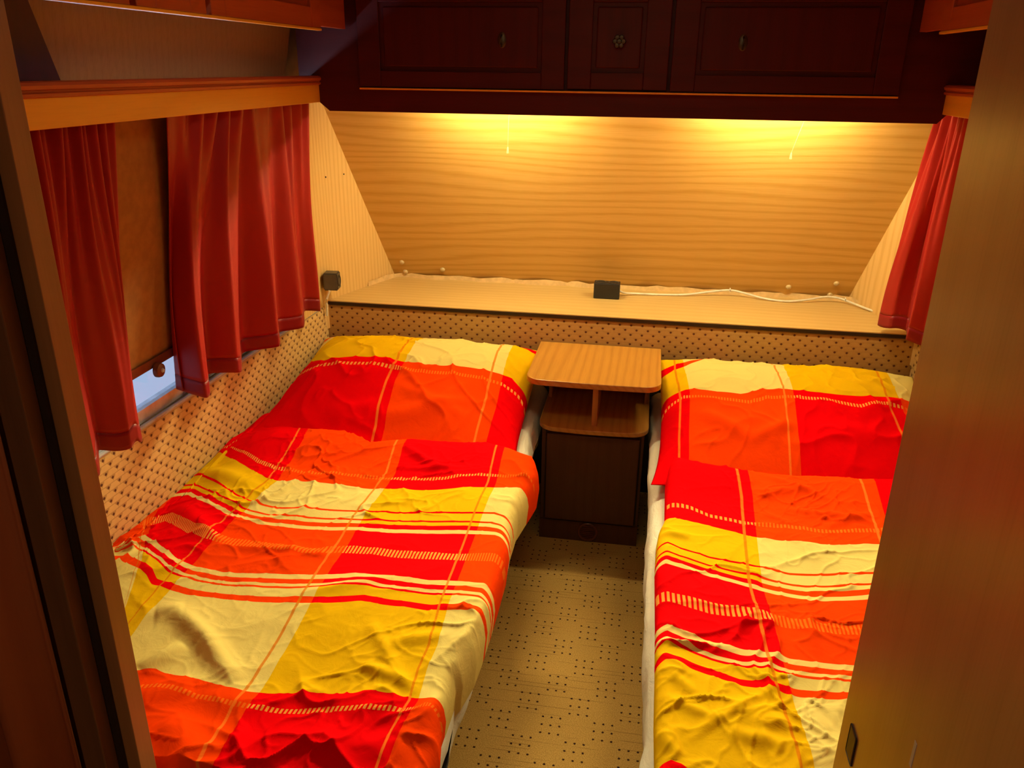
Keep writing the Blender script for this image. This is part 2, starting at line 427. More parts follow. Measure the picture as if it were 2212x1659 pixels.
struct(MB().box(-1.25, 1.25, .58, .62, 0, ZC).build('wall_back_outer', m_shell))
# outer closing pieces beside the rear corners
for sgn, nm in ((-1, 'left'), (1, 'right')):
    struct(MB().box(min(sgn*1.17, sgn*1.25), max(sgn*1.17, sgn*1.25), -.02, .62, 0, ZC).build('wall_outer_'+nm, m_shell))

# cover caps on the back wall
def onwall(x, z, d=0.0):
    n = Vector((0, -.885, -.466)).normalized(); return Vector((x, wb(z), z))+n*d, n
caps = [(-.885, .783, 'top left cream screw cap on the sloped back wall'), (-.878, .737, 'cream screw cap low in the left corner just above the shelf'),
        (-.712, .757, 'second cream screw cap from the left corner'), (.694, .759, 'cream screw cap above the loose cable, left of the right pair'),
        (.868, .786, 'upper cream screw cap near the right corner'), (.857, .732, 'cream screw cap half behind the cable in the right corner')]
for x, z, lb in caps:
    p, n = onwall(x, z, 0); q = n.to_track_quat('Z', 'Y').to_matrix().to_4x4()
    o = MB().lathe([(.0105, 0), (.0105, .003), (.0085, .0065), (.005, .0085), (0, .009)], Matrix.Translation(p) @ q).build('screw_cap', m_cream, None, True)
    tag(o, lb, 'screw cap', 'cream screw caps on the back wall')

# rear shelf
o = MB().prism([(-1.072, 0), (1.072, 0), (.932, .44), (-.932, .44)], 'Z', ZS-.014, ZS, .001).build('rear_shelf', m_oak_shelf)
tag(o, 'light oak shelf board running along the back wall behind the beds', 'shelf')
o2 = MB().box(-1.068, 1.068, -.0015, .004, ZS-.0165, ZS-.004).build('edge_strip', m_dark, o); o2['label'] = 'dark edge strip'
# pale tape between shelf and wall
def ribbon(name, pts, w, mat, zup=True):
    m = MB(); n = len(pts)
    b = bmesh.new(); V = []
    for i, p in enumerate(pts):
        V.append([b.verts.new((p[0], p[1], p[2])), b.verts.new((p[0], p[1]+.002, p[2]+w*(.75+.5*random.random()))), b.verts.new((p[0], p[1]+.006, p[2]+w*.6)), b.verts.new((p[0], p[1]+.008, p[2]-.001))])
    for A, B in zip(V, V[1:]):
        for k in range(4): b.faces.new((A[k], A[(k+1) % 4], B[(k+1) % 4], B[k]))
    b.faces.new(V[0][::-1]); b.faces.new(V[-1]); bmesh.ops.recalc_face_normals(b, faces=b.faces[:])
    m.add(b); return m.build(name, mat, None, True)
pts = [(-.985, .235, ZS)]+[(-.985+.06*(i/3), .235+.17*(i/3), ZS) for i in range(1, 3)]
pts += [(-.92+i*.046, .404+.008*math.sin(i*1.3)+.004*math.sin(i*2.9), ZS) for i in range(40)]
pts += [(.935, .385, ZS), (.965, .32, ZS), (.985, .26, ZS)]
o = ribbon('sealing_tape', pts, .020, m_tape)
tag(o, 'wavy pale sealing tape along the joint of shelf and back wall', 'tape')

# upholstered back panel
def uphol_panel(name, A, B, z0, z1, th, parent=None, mat=None):
    """cushioned board between plan points A and B (front face), normal to the left of A->B turned; UV in metres"""
    A = Vector(A); B = Vector(B); L = (B-A).length; d = (B-A)/L; nrm = Vector((d.y, -d.x))
    nu = max(2, int(L/.03)); prof = []
    hh = z1-z0
    prof = [(0, 0)]+[(-th+.006*0, 0)][:0]
    # profile across height: from bottom front up, rolled top, down the back
    pr = [(th*.92, 0.0), (th, .015), (th, hh-.018), (th*.93, hh-.006), (th*.75, hh), (th*.25, hh), (0, hh-.006), (0, 0)]
    P = np.zeros((nu+1, len(pr), 3)); UV = np.zeros((nu+1, len(pr), 2))
    for i in range(nu+1):
        s = i/nu*L; p = A+d*s; acc = 0
        for j, (a, h) in enumerate(pr):
            if j: acc += math.hypot(a-pr[j-1][0], h-pr[j-1][1])
            q = p+nrm*(a-th); P[i, j] = (q.x, q.y, z0+h); UV[i, j] = (s, acc)
    me = gridmesh(name, P, UV); o = link(name, me, mat or m_uph, parent); return o
o = uphol_panel('padded_back_panel', (-1.075, .0), (1.075, .0), .40, .694, .03, None, m_uphb)
tag(o, 'tan upholstered panel with small dark dots below the rear shelf', 'panel')
o = uphol_panel('padded_side_panel', (-1.118, -1.96), (-1.072, -.003), .36, .690, .035)
tag(o, 'tan bell patterned upholstered panel along the left bed under the window', 'panel')
mt = MB().tube([(-1.118-.004, -1.95, .694), (-1.095-.004, -1.0, .694), (-1.074-.004, -.06, .694)], .006, 8)
o2 = mt.build('piping', m_alu, o, True); o2['label'] = 'grey metal top trim'
o = uphol_panel('padded_side_panel', (1.072, -.003), (1.112, -1.96), .36, .690, .035)
tag(o, 'patterned upholstered panel seen as a narrow strip beside the right pillow', 'panel')

# ------------------------------------------------------------------ left window with blind
wn = empty('window_1', (-1.08, -.85, .70)); struct(wn)
def leanx(z): return 1.115-(z-.70)*.14
def leanbox(m, y0, y1, z0, z1, off, th):
    a, b = -(leanx(z0)-off), -(leanx(z1)-off)
    m.hexa([(a, y0, z0), (a-th, y0, z0), (a-th, y1, z0), (a, y1, z0), (b, y0, z1), (b-th, y0, z1), (b-th, y1, z1), (b, y1, z1)])
m = MB(); leanbox(m, -1.50, -.24, .695, .732, 0, .03); leanbox(m, -1.50, -.20, 1.478, 1.495, -.015, .03)
leanbox(m, -1.50, -1.46, .70, 1.48, 0, .03); leanbox(m, -.26, -.245, .70, 1.48, 0, .03)
m.build('window_frame', m_sash, wn)
m = MB(); leanbox(m, -1.47, -.23, .73, 1.45, -.012, .004); m.build('pane', m_glass, wn)
bl = empty('roller_blind', (-1.06, -.85, .85))
tag(bl, 'brown roller blind pulled down behind the red curtains of the left window', 'blind')
m = MB(); leanbox(m, -1.44, -.27, .862, 1.470, .014, .002); m.build('blind_cloth', m_blind, bl)
m = MB(); leanbox(m, -1.44, -.27, .842, .866, .022, .014); m.build('bottom_bar', m_brownpl, bl)
k = MB().lathe([(0, .016), (.008, .015), (.017, .012), (.019, .006), (.019, 0)], Matrix.Translation((-1.068, -1.118, .835)) @ Matrix.Rotation(PI/2, 4, 'Y')).build('catch', m_brownpl, bl, True)
MB().lathe([(0, .0195), (.004, .019), (.006, .016), (.006, .012)], Matrix.Translation((-1.068, -1.118, .835)) @ Matrix.Rotation(PI/2, 4, 'Y')).build('screw', m_alu, k, True)

# ------------------------------------------------------------------ valances
def valance(sgn, y0, y1, label):
    e = empty('valance', (sgn*.93, (y0+y1)/2, 1.445)); tag(e, label, 'valance', 'wooden valances over the windows')
    xo, xi = .915, .935
    b = MB().box(*sorted((sgn*xo, sgn*xi)), y0, y1, 1.445, 1.497, .0015).build('board', m_beech, e)
    m = MB()
    prof = [(.915, 1.496), (.909, 1.498), (.908, 1.503), (.912, 1.5055), (.912, 1.508), (.908, 1.510), (.906, 1.516), (.909, 1.521), (.916, 1.523), (.94, 1.523), (.94, 1.496)]
    m.prism([(sgn*a, b_) for a, b_ in prof], 'Y', y0, y1).build('moulding', m_mahogy, e)
    MB().box(*sorted((sgn*.94, sgn*.972)), y0+.02, y1-.05, 1.466, 1.472).build('curtain_rail', m_white, e)
    return e
valance(-1, -1.62, -.302, 'long orange brown wooden valance above the left curtains')
valance(1, -1.62, -.302, 'wooden valance at right, mostly hidden by the partition')

# ------------------------------------------------------------------ curtains
def curtain(name, bottom, top, label, group, nfold_pts=14, seed=0, hemh=.045, tag_it=True):
    """bottom: plan polyline (X,Y) at z=.745 ; top: plan polyline at z=1.47"""
    rs = np.random.RandomState(seed)
    nU, nV = 240, 70
    def resample(pts, n, sm):
        pts = np.array(pts, float); k = len(pts)
        tt = np.linspace(0, k-1, n); base = np.stack([np.interp(tt, range(k), pts[:, i]) for i in range(2)], -1)
        if sm > 1:
            ker = np.hanning(sm+2)[1:-1]; ker /= ker.sum(); pad = sm//2
            q = np.pad(base, ((pad, pad), (0, 0)), mode='edge')
            # keep ends in place while rounding the folds
            base2 = np.stack([np.convolve(q[:, i], ker, 'valid')[:n] for i in range(2)], -1); base = base2
        return base
    B = resample(bottom, nU, 11); Tp = resample(top, nU, 9)
    Pm = np.zeros((nU, nV, 3))
    uu = np.linspace(0, 1, nU)
    for j in range(nV):
        f = j/(nV-1)                         # 0 top .. 1 bottom
        g = smooth01(0.0, 1.0, f)**.55
        z = 1.475+(.745-1.475)*f
        drift = .012*np.sin(uu*9+f*4+seed)*np.sin(f*PI)
        c = Tp*(1-g)[..., None] + B*g[..., None] if hasattr(g, 'shape') and g.shape else Tp*(1-g)+B*g
        x = c[:, 0]+.006*np.sin(uu*70+seed*2+2.2*f)*(1-f)**2*1.6; y = c[:, 1]+drift
        lim = 1.115-(z-.70)*.14-.030; x = np.maximum(x, -lim) if x.mean() < 0 else np.minimum(x, lim)
        zz = z + (0.006*np.sin(uu*23+seed))*f
        Pm[:, j, 0] = x; Pm[:, j, 1] = y; Pm[:, j, 2] = zz
    e = empty(name, (float(B[:, 0].mean()), float(B[:, 1].mean()), .745)); tag(e, label, 'curtain', group)
    jh = nV-1-int(nV*hemh/.73)
    for nm, sl, mt in (('cloth', slice(0, jh+1), m_curt), ('hem', slice(jh, nV), m_hem)):
        me = gridmesh(nm, Pm[:, sl]); ob = link(nm, me, mt, e)
        md = ob.modifiers.new('s', 'SOLIDIFY'); md.thickness = .0025 if nm == 'cloth' else .0032; md.offset = 0
    return e
# second (rear) left curtain
bot = [(-1.05, -1.045), (-1.085, -1.03), (-.982, -1.057), (-.985, -1.03), (-1.062, -.915), (-.977, -.889), (-.983, -.86), (-1.066, -.70), (-.962, -.658), (-.97, -.63), (-1.045, -.495), (-.979, -.435), (-.985, -.41), (-1.045, -.276), (-.992, -.246), (-1.03, -.215)]
ys = np.linspace(-1.11, -.315, 27)
top = [(-.953+(.012 if i % 2 else -.010)*(1 if i % 3 else .5), y) for i, y in enumerate(ys)]
curtain('curtain', bot, top, 'wide red satin curtain at left, the one next to the back corner', 'red satin curtains', seed=1)
bot = [(-1.06, -1.56), (-.99, -1.53), (-.985, -1.49), (-1.05, -1.40), (-.995, -1.365), (-.99, -1.34), (-.997, -1.318), (-1.05, -1.28)]
ys = np.linspace(-1.60, -1.295, 13)
top = [(-.953+(.012 if i % 2 else -.010)*(1 if i % 3 else .5), y) for i, y in enumerate(ys)]
curtain('curtain', bot, top, 'narrow red curtain at far left beside the door frame, lower hem near the panel', 'red satin curtains', seed=5)
bot = [(.955, .03), (.935, -.005), (.958, -.07), (1.01, -.075), (1.005, -.13), (.974, -.195), (1.02, -.21), (1.05, -.28), (.99, -.33), (1.05, -.42)]
ys = np.linspace(-.17, -.50, 11)
top = [(.962+(.010 if i % 2 else -.010), y) for i, y in enumerate(ys)]
curtain('curtain', bot, top, 'red curtain hanging at the right side over the end of the shelf', 'red satin curtains', seed=8)

# ------------------------------------------------------------------ overhead cabinets
YC = -.32
cab = empty('overhead_cabinet', (0, -.15, 1.42)); tag(cab, 'dark red brown overhead cabinet across the back wall above the beds', 'cabinet')
# face frame with lower rail and clipped lower corners
pts = [(-.918, 1.447), (-.885, 1.420), (.905, 1.420), (.930, 1.447), (.985, 1.447), (.985, ZC), (-.918-.06, ZC), (-.918-.06, 1.447)]
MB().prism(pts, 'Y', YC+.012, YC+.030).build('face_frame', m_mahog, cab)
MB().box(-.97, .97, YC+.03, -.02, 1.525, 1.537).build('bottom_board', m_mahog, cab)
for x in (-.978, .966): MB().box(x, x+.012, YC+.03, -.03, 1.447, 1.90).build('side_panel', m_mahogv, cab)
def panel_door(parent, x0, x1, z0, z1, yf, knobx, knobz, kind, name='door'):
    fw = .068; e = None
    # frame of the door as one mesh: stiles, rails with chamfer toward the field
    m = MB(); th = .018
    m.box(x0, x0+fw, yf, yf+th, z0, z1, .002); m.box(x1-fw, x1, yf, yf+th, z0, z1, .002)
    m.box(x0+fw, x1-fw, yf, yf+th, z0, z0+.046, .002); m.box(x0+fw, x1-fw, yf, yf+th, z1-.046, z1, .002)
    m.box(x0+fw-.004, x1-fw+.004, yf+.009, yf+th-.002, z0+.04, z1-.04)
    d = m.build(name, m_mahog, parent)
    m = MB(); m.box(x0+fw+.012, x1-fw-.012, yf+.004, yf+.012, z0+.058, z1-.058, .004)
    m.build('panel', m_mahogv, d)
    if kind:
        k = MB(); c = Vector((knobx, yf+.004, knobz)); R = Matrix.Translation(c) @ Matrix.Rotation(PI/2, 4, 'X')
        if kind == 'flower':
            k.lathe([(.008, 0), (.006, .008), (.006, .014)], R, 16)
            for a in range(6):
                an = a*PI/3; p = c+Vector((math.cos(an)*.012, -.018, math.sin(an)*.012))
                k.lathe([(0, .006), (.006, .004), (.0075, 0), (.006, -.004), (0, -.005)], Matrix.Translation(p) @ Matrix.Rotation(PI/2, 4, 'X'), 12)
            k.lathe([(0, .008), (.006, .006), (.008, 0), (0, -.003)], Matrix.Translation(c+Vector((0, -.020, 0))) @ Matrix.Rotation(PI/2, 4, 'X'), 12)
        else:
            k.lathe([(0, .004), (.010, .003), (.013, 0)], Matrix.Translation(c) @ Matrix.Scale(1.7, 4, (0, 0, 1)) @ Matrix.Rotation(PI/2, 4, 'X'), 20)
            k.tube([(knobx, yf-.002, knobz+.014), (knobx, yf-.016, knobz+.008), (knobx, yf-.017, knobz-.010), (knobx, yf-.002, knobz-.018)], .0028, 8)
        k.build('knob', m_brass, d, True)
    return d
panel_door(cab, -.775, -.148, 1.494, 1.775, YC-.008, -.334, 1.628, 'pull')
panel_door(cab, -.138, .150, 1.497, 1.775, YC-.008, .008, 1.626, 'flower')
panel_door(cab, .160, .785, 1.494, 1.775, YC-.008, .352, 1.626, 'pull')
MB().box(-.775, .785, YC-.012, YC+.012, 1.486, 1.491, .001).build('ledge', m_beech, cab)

def side_cabinet(sgn, y0, y1, label, doors):
    e = empty('side_cabinet', (sgn*.80, (y0+y1)/2, 1.65)); tag(e, label, 'cabinet')
    x = .80
    MB().box(*sorted((sgn*(x+.010), sgn*(x+.028))), y0, y1, 1.655, ZC).build('face_frame', m_mahogy, e)
    MB().box(*sorted((sgn*(x+.028), sgn*.955)), y0, y1, 1.660, 1.672).build('bottom_board', m_mahogy, e)
    for a, b in doors:
        m = MB(); X = lambda p, q: sorted((sgn*p, sgn*q)); z0, z1 = 1.647, ZC-.02; f = .06
        m.box(*X(x-.008, x+.010), a, a+f, z0, z1, .002); m.box(*X(x-.008, x+.010), b-f, b, z0, z1, .002)
        m.box(*X(x-.008, x+.010), a+f, b-f, z0, z0+.05, .002); m.box(*X(x-.008, x+.010), a+f, b-f, z1-.05, z1, .002)
        d = m.build('door', m_mahogy, e)
        MB().box(*X(x+.001, x+.008), a+f-.003, b-f+.003, z0+.045, z1-.045).build('panel', m_mahogy, d)
    MB().box(*sorted((sgn*(x-.010), sgn*(x+.004))), y0+.02, y1-.235, 1.641, 1.647, .0015).build('ledge', m_beech, e)
    return e
side_cabinet(-1, -1.98, -.33, 'overhead cabinet along the left side above the valance', [(-1.97, -1.43), (-1.41, -1.17), (-1.15, -.565)])
side_cabinet(1, -1.98, -.33, 'overhead cabinet at upper right, partly behind the partition', [(-1.97, -1.20), (-1.18, -.565)])
o = MB().hexa([(-1.030, -1.98, 1.492), (-1.014, -1.98, 1.492), (-1.014, -1.34, 1.492), (-1.030, -1.34, 1.492),
               (-.985, -1.98, 1.665), (-.969, -1.98, 1.665), (-.969, -1.46, 1.665), (-.985, -1.46, 1.665)]).build('dark_wall_board', m_mahogv)
tag(o, 'very dark board on the wall above the near end of the left valance', 'board')

# ------------------------------------------------------------------ under-cabinet lamps with pull cords
def lamp(x, cordx, cordend, label):
    e = empty('under_cabinet_lamp', (x, -.115, 1.47)); tag(e, label, 'lamp', 'strip lamps under the overhead cabinet')
    MB().box(x-.235, x+.235, -.165, -.095, 1.502, 1.5245, .004).build('housing', m_white, e)
    MB().tube([(x-.21, -.130, 1.4885), (x+.21, -.130, 1.4885)], .011, 14).build('lit_tube', m_tube, e, True)
    for ex in (x-.222, x+.210): MB().box(ex, ex+.012, -.145, -.115, 1.474, 1.503, .002).build('tube_holder', m_white, e)
    c0 = (cordx, -.088, 1.503)
    MB().tube([c0, (cordx+.001, -.084, 1.41), ((cordx*.6+cordend[0]*.4), -.083, 1.37), (cordend[0], -.083, cordend[1]+.02)], .0007, 6).build('pull_cord', m_cord, e)
    MB().lathe([(0, .020), (.002, .019), (.0032, .012), (.0042, 0), (0, -.001)], Matrix.Translation((cordend[0], -.083, cordend[1])), 12).build('cord_bead', m_cord, e, True)
lamp(-.38, -.353, (-.355, 1.285), 'left strip lamp under the cabinet with straight pull cord')
lamp(.52, .585, (.560, 1.292), 'right strip lamp under the cabinet with slanting pull cord')

# ------------------------------------------------------------------ sockets and cables
e = empty('socket', (-1.04, -.05, .79)); tag(e, 'single grey brown socket box in the left corner by the curtain', 'socket')
M0 = Matrix.Translation((-1.037, -.020, .795)) @ Matrix.Rotation(math.radians(8), 4, 'Z')
b = MB(); bb = bmesh.new(); bmesh.ops.create_cube(bb, size=1)
for v in bb.verts: v.co = Vector((v.co.x*.055, v.co.y*.052, v.co.z*.066))
bmesh.ops.bevel(bb, geom=bb.edges[:], offset=.004, segments=2, affect='EDGES'); b.add(bb, M0); b.build('body', m_grey, e)
MB().lathe([(.021, 0), (.021, .002), (.018, .002), (.017, -.012), (0, -.012)], M0 @ Matrix.Translation((.0275, 0, 0)) @ Matrix.Rotation(PI/2, 4, 'Y'), 28).build('outlet', m_black, e, True)
o = MB().tube([(-1.035, -.055, .765), (-1.045, -.06, .735), (-1.06, -.045, .715), (-1.058, -.035, .705), (-1.062, -.035, .66)], .0042, 8).build('cable', m_white, None, True)
tag(o, 'short white cable end below the left corner socket', 'cable')

e = empty('socket', (-.013, .262, ZS)); tag(e, 'black double socket block standing on the rear shelf', 'socket')
MB().box(-.0635, .0375, .238, .290, ZS, ZS+.062, .003).build('body', m_black, e)
for x in (-.038, .012):
    MB().lathe([(.0205, 0), (.0205, .0015), (.018, .0015), (.017, -.010), (0, -.010)], Matrix.Translation((x, .264, ZS+.0625)), 28).build('outlet', m_grey, e, True)
e = empty('cable', (.4, .37, ZS)); tag(e, 'long pale cable snaking along the shelf to the right curtain', 'cable')
cp = [(.036, .285, .735), (.06, .305, .722), (.11, .325, .717), (.20, .335, .7155), (.30, .352, .717), (.39, .372, .728), (.47, .384, .736), (.53, .376, .728), (.60, .352, .718), (.68, .335, .716), (.76, .350, .722), (.83, .372, .732), (.885, .372, .730), (.93, .335, .722), (.975, .27, .718), (1.02, .22, .716)]
P = []
for i in range(len(cp)-1):
    p0, p1, p2, p3 = [Vector(cp[max(0, min(len(cp)-1, k))]) for k in (i-1, i, i+1, i+2)]
    for k in range(6):
        t = k/6; P.append(.5*((2*p1)+(p2-p0)*t+(2*p0-5*p1+4*p2-p3)*t*t+(3*p1-p0-3*p2+p3)*t**3))
P.append(Vector(cp[-1])); MB().tube(P, .0042, 10).build('cord', m_white, e, True)
for c in ((.47, .386, .737), (.905, .361, .729)):
    MB().tube([(c[0]+.000, c[1]-.006, c[2]-.006), (c[0], c[1]-.007, c[2]+.002), (c[0], c[1], c[2]+.0065), (c[0], c[1]+.007, c[2]+.002), (c[0], c[1]+.006, c[2]-.006)], .0024, 6).build('cable_clip', m_white, e, True)

# ------------------------------------------------------------------ nightstand
ns = empty('nightstand', (0, -.2, 0)); tag(ns, 'wooden nightstand with rounded top between the two beds', 'nightstand')
def rounded(x0, x1, y0, y1, r, bulge=0.0):
    """y0 = front; rounded front corners, slightly bowed front"""
    p = [(x1, y1), (x0, y1)]
    n = 8
    for k in range(n+1):
        a = PI+k/n*PI/2; p.append((x0+r+math.cos(a)*r, y0+r+math.sin(a)*r))
    for k in range(1, 8):
        t = k/8; p.append((x0+r+(x1-x0-2*r)*t, y0-bulge*math.sin(t*PI)))
    for k in range(n+1):
        a = 1.5*PI+k/n*PI/2; p.append((x1-r+math.cos(a)*r, y0+r+math.sin(a)*r))
    return p
MB().prism(rounded(-.236, .207, -.405, -.006, .055, .004), 'Z', .583, .603, .0025).build('top', m_stand, ns)
nl, nr = -.188, .178
MB().prism(rounded(nl, nr, -.420, -.03, .06, .006), 'Z', .428, .444, .0025).build('shelf', m_stand, ns)
# straight side boards set back, so the shelf corners stay open like a tray
for x0, x1 in ((nl+.006, nl+.018), (nr-.018, nr-.006)):
    MB().box(x0, x1, -.16, -.02, .443, .584, .001).build('side_panel', m_stand_s, ns)
MB().box(-.012, .006, -.385, -.02, .443, .584, .001).build('divider', m_stand_s, ns)
MB().box(nl+.01, nr-.01, -.03, -.02, .443, .584).build('back_panel', m_stand_s, ns)
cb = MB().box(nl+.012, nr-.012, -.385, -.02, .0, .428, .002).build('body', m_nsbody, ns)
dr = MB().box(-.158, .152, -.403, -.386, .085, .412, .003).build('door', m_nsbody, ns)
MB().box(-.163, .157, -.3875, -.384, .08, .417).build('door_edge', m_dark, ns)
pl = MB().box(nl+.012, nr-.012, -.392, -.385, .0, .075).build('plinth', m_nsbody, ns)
MB().lathe([(.034, 0), (.036, .004), (.034, .006), (.028, .005), (.027, .001)], Matrix.Translation((-.005, -.392, .040)) @ Matrix.Rotation(PI/2, 4, 'X'), 32).build('vent_ring', m_brownpl, ns, True)
m = MB()
for k in range(-3, 4):
    hw = math.sqrt(max(0, .027**2-(k*.0075)**2)); m.box(-.005-hw, -.005+hw, -.397, -.392, .040+k*.0075-.0012, .040+k*.0075+.0012)
m.build('vent_grille', m_brownpl, ns)

# ------------------------------------------------------------------ beds
def mattress(x0, x1, label, blabel):
    bs = MB().box(x0+.10 if x0 > 0 else x0, x1-.10 if x1 < 0 else x1, -1.93, -.01, 0, .29, .004).build('bed_base', m_dark); tag(bs, blabel, 'bed base')
    # mattress in a loose white sheet, slightly wavy sides
    n, k = 90, 28; P = np.zeros((n, k+1, 3)); z0, z1 = .292, .452
    for i in range(n):
        y = -1.95+1.91*i/(n-1)
        for j in range(k+1):
            a = 2*PI*j/k; ca, sa = math.cos(a), math.sin(a)
            ex = math.copysign(abs(ca)**.16, ca); ez = math.copysign(abs(sa)**.5, sa)
            x = (x0+x1)/2+(x1-x0)/2*ex; z = (z0+z1)/2+(z1-z0)/2*ez
            wv = .008*(vnoise(np.array(y*9.+3), np.array(a*2.+x0*9))-.5)*2+.004*(vnoise(np.array(y*30.), np.array(a*4.+x0))-.5)
            if x1 < 0 and ca > 0: x += .020*float(smooth01(-.50, -.75, y))*min(1, ca*2)
            if abs(ca) > .5: x += wv*math.copysign(1, ca)
            P[i, j] = (x, y, z)
    # close the ends
    c0 = P[0].mean(0); c1 = P[-1].mean(0)
    E0 = np.repeat(c0[None, None], k+1, 1); E1 = np.repeat(c1[None, None], k+1, 1)
    P = np.concatenate([E0, P, E1], 0)
    me = gridmesh('mattress', P); o = link('mattress', me, m_sheet); tag(o, label, 'mattress'); return o
mattress(-1.075, -.193, 'mattress in a white fitted sheet under the left duvet', 'dark bed box under the left mattress')
mattress(.181, 1.070, 'mattress in a white fitted sheet whose side shows along the right bed', 'dark bed box under the right mattress')

def polymap(zoomlist, ox, oy, sc, hf):
    r = [unproj(ox+a*sc, oy+b*sc, hf) for a, b in zoomlist]; return np.array(r)
def extrap(q, xs, ys):
    """piecewise-linear with flat-ish linear extrapolation"""
    o = np.argsort(xs); xs = xs[o]; ys = ys[o]
    r = np.interp(q, xs, ys)
    return r
def mapfield(X, Y, vl, ul):
    """vl: list of (v, polyline) roughly along X, ordered far->near ; ul: list of (u, polyline) roughly along Y"""
    def blend(q, keys, curves, sgn):
        K = np.array(curves); out = np.zeros_like(q)
        # K monotone along axis0 (increasing*sgn)
        K = K*sgn; q = q*sgn
        K = np.maximum.accumulate(K+np.arange(len(keys)).reshape(-1, *([1]*q.ndim))*1e-5, axis=0)
        out = keys[0]+(q-K[0])/np.maximum(K[1]-K[0], 1e-3)*(keys[1]-keys[0])
        for i in range(1, len(keys)-1+0):
            m = q >= K[i]
            seg = keys[i]+(q-K[i])/np.maximum(K[i+1]-K[i], 1e-3)*(keys[i+1]-keys[i])
            out = np.where(m, seg, out)
        return out
    V = blend(Y, [k for k, _ in vl], [extrap(X, p[:, 0], p[:, 1]) for _, p in vl], -1)
    U = blend(X, [k for k, _ in ul], [extrap(Y, p[:, 1], p[:, 0]) for _, p in ul], 1)
    return U, V

def folds(X, Y, lst):
    """lst: (x0,y0,x1,y1,width,height) soft ridges"""
    z = np.zeros_like(X)
    for x0, y0, x1, y1, w, h in lst:
        dx, dy = x1-x0, y1-y0; L2 = dx*dx+dy*dy
        t = np.clip(((X-x0)*dx+(Y-y0)*dy)/L2, 0, 1)
        d = np.hypot(X-(x0+t*dx), Y-(y0+t*dy)); end = np.sin(np.clip(t, 0.02, .98)*PI)**.5
        z += h*np.exp(-(d/w)**2)*end
    return z

def duvet(name, label, group, hf, topline, leftline, rightline, yfoot, vl, ul, fl, zb, seed, crump=()):
    """heightfield cover; top/left/right outlines in plan"""
    n, m = 380, 300
    s = np.linspace(0, 1, m)[:, None]*np.ones((1, n)); t = np.linspace(0, 1, n)[None, :]*np.ones((m, 1))
    xl0, xr0 = topline[0, 0], topline[-1, 0]
    # param: first Y for every s,t using nominal X, then X between the side outlines at that Y
    Xn = xl0+(xr0-xl0)*s; yt = extrap(Xn, topline[:, 0], topline[:, 1])
    tt = t
    Y = yt+(yfoot-yt)*tt
    xl = extrap(Y, leftline[:, 1], leftline[:, 0]); xr = extrap(Y, rightline[:, 1], rightline[:, 0])
    blend_t = np.clip(tt*6, 0, 1)
    X = xl+(xr-xl)*s
    X = Xn*(1-blend_t)+X*blend_t
    Z = np.vectorize(hf)(X, Y)
    big = .012*(fbm(X*4+seed, Y*4, 2)-.5)*2
    wr = .0085*creases(X, Y, 7, .5+seed*.3, 2.5, 7, seed)+.0055*creases(X, Y, 13, -.6+seed, 2.0, 7, seed+3)+.003*creases(X, Y, 26, 1.1, 1.8, 5, seed+5)
    mask = .35+.9*smooth01(.42, .62, fbm(X*3+9+seed, Y*3+2, 2))
    Z = Z+big+wr*mask+folds(X, Y, fl)
    for cx_, cy_, rad, amp in crump:
        g = np.exp(-(np.hypot(X-cx_, Y-cy_)/rad)**2)
        Z = Z+g*amp*(creases(X, Y, 17, .2+cx_, 2.0, 10, seed+9)+.7*creases(X, Y, 24, 1.6, 2.0, 10, seed+11)-.2)
    # rounded edge down to the mattress
    ed = np.minimum(np.minimum(s*(xr-xl), (1-s)*(xr-xl)), tt*(yt-yfoot)*3+.006)
    rr = .03; k = np.clip(ed/rr, 0, 1); prof = np.sqrt(np.clip(1-(1-k)**2, 0, 1))
    zbe = zb-.032*(smooth01(-.20, -.16, X) if xr0 < 0 else 0*X)
    Z = zbe+(Z-zbe)*(.35+.65*prof)
    U, V = mapfield(X, Y, vl, ul)
    P = np.stack([X, Y, Z], -1); UV = np.stack([U, V], -1)
    # skirt ring: turned under
    def ring(P, UV, inset, z):
        Q = P.copy(); c = P.reshape(-1, 3).mean(0)
        return Q
    Pp = np.pad(P, ((1, 1), (1, 1), (0, 0)), mode='edge'); Up = np.pad(UV, ((1, 1), (1, 1), (0, 0)), mode='edge')
    Pp[0, :, 2] = zb-.002; Pp[-1, :, 2] = zb-(.06 if xr0 < 0 else .002); Pp[:, 0, 2] = zb-.002; Pp[:, -1, 2] = zb-.002
    Pp[-1, :, 0] -= .006; Pp[0, :, 0] += .004; Pp[:, 0, 1] += .001
    me = gridmesh(name, Pp[::-1], Up[::-1]); o = link(name, me, m_bed)
    tag(o, label, 'duvet', group)
    return o

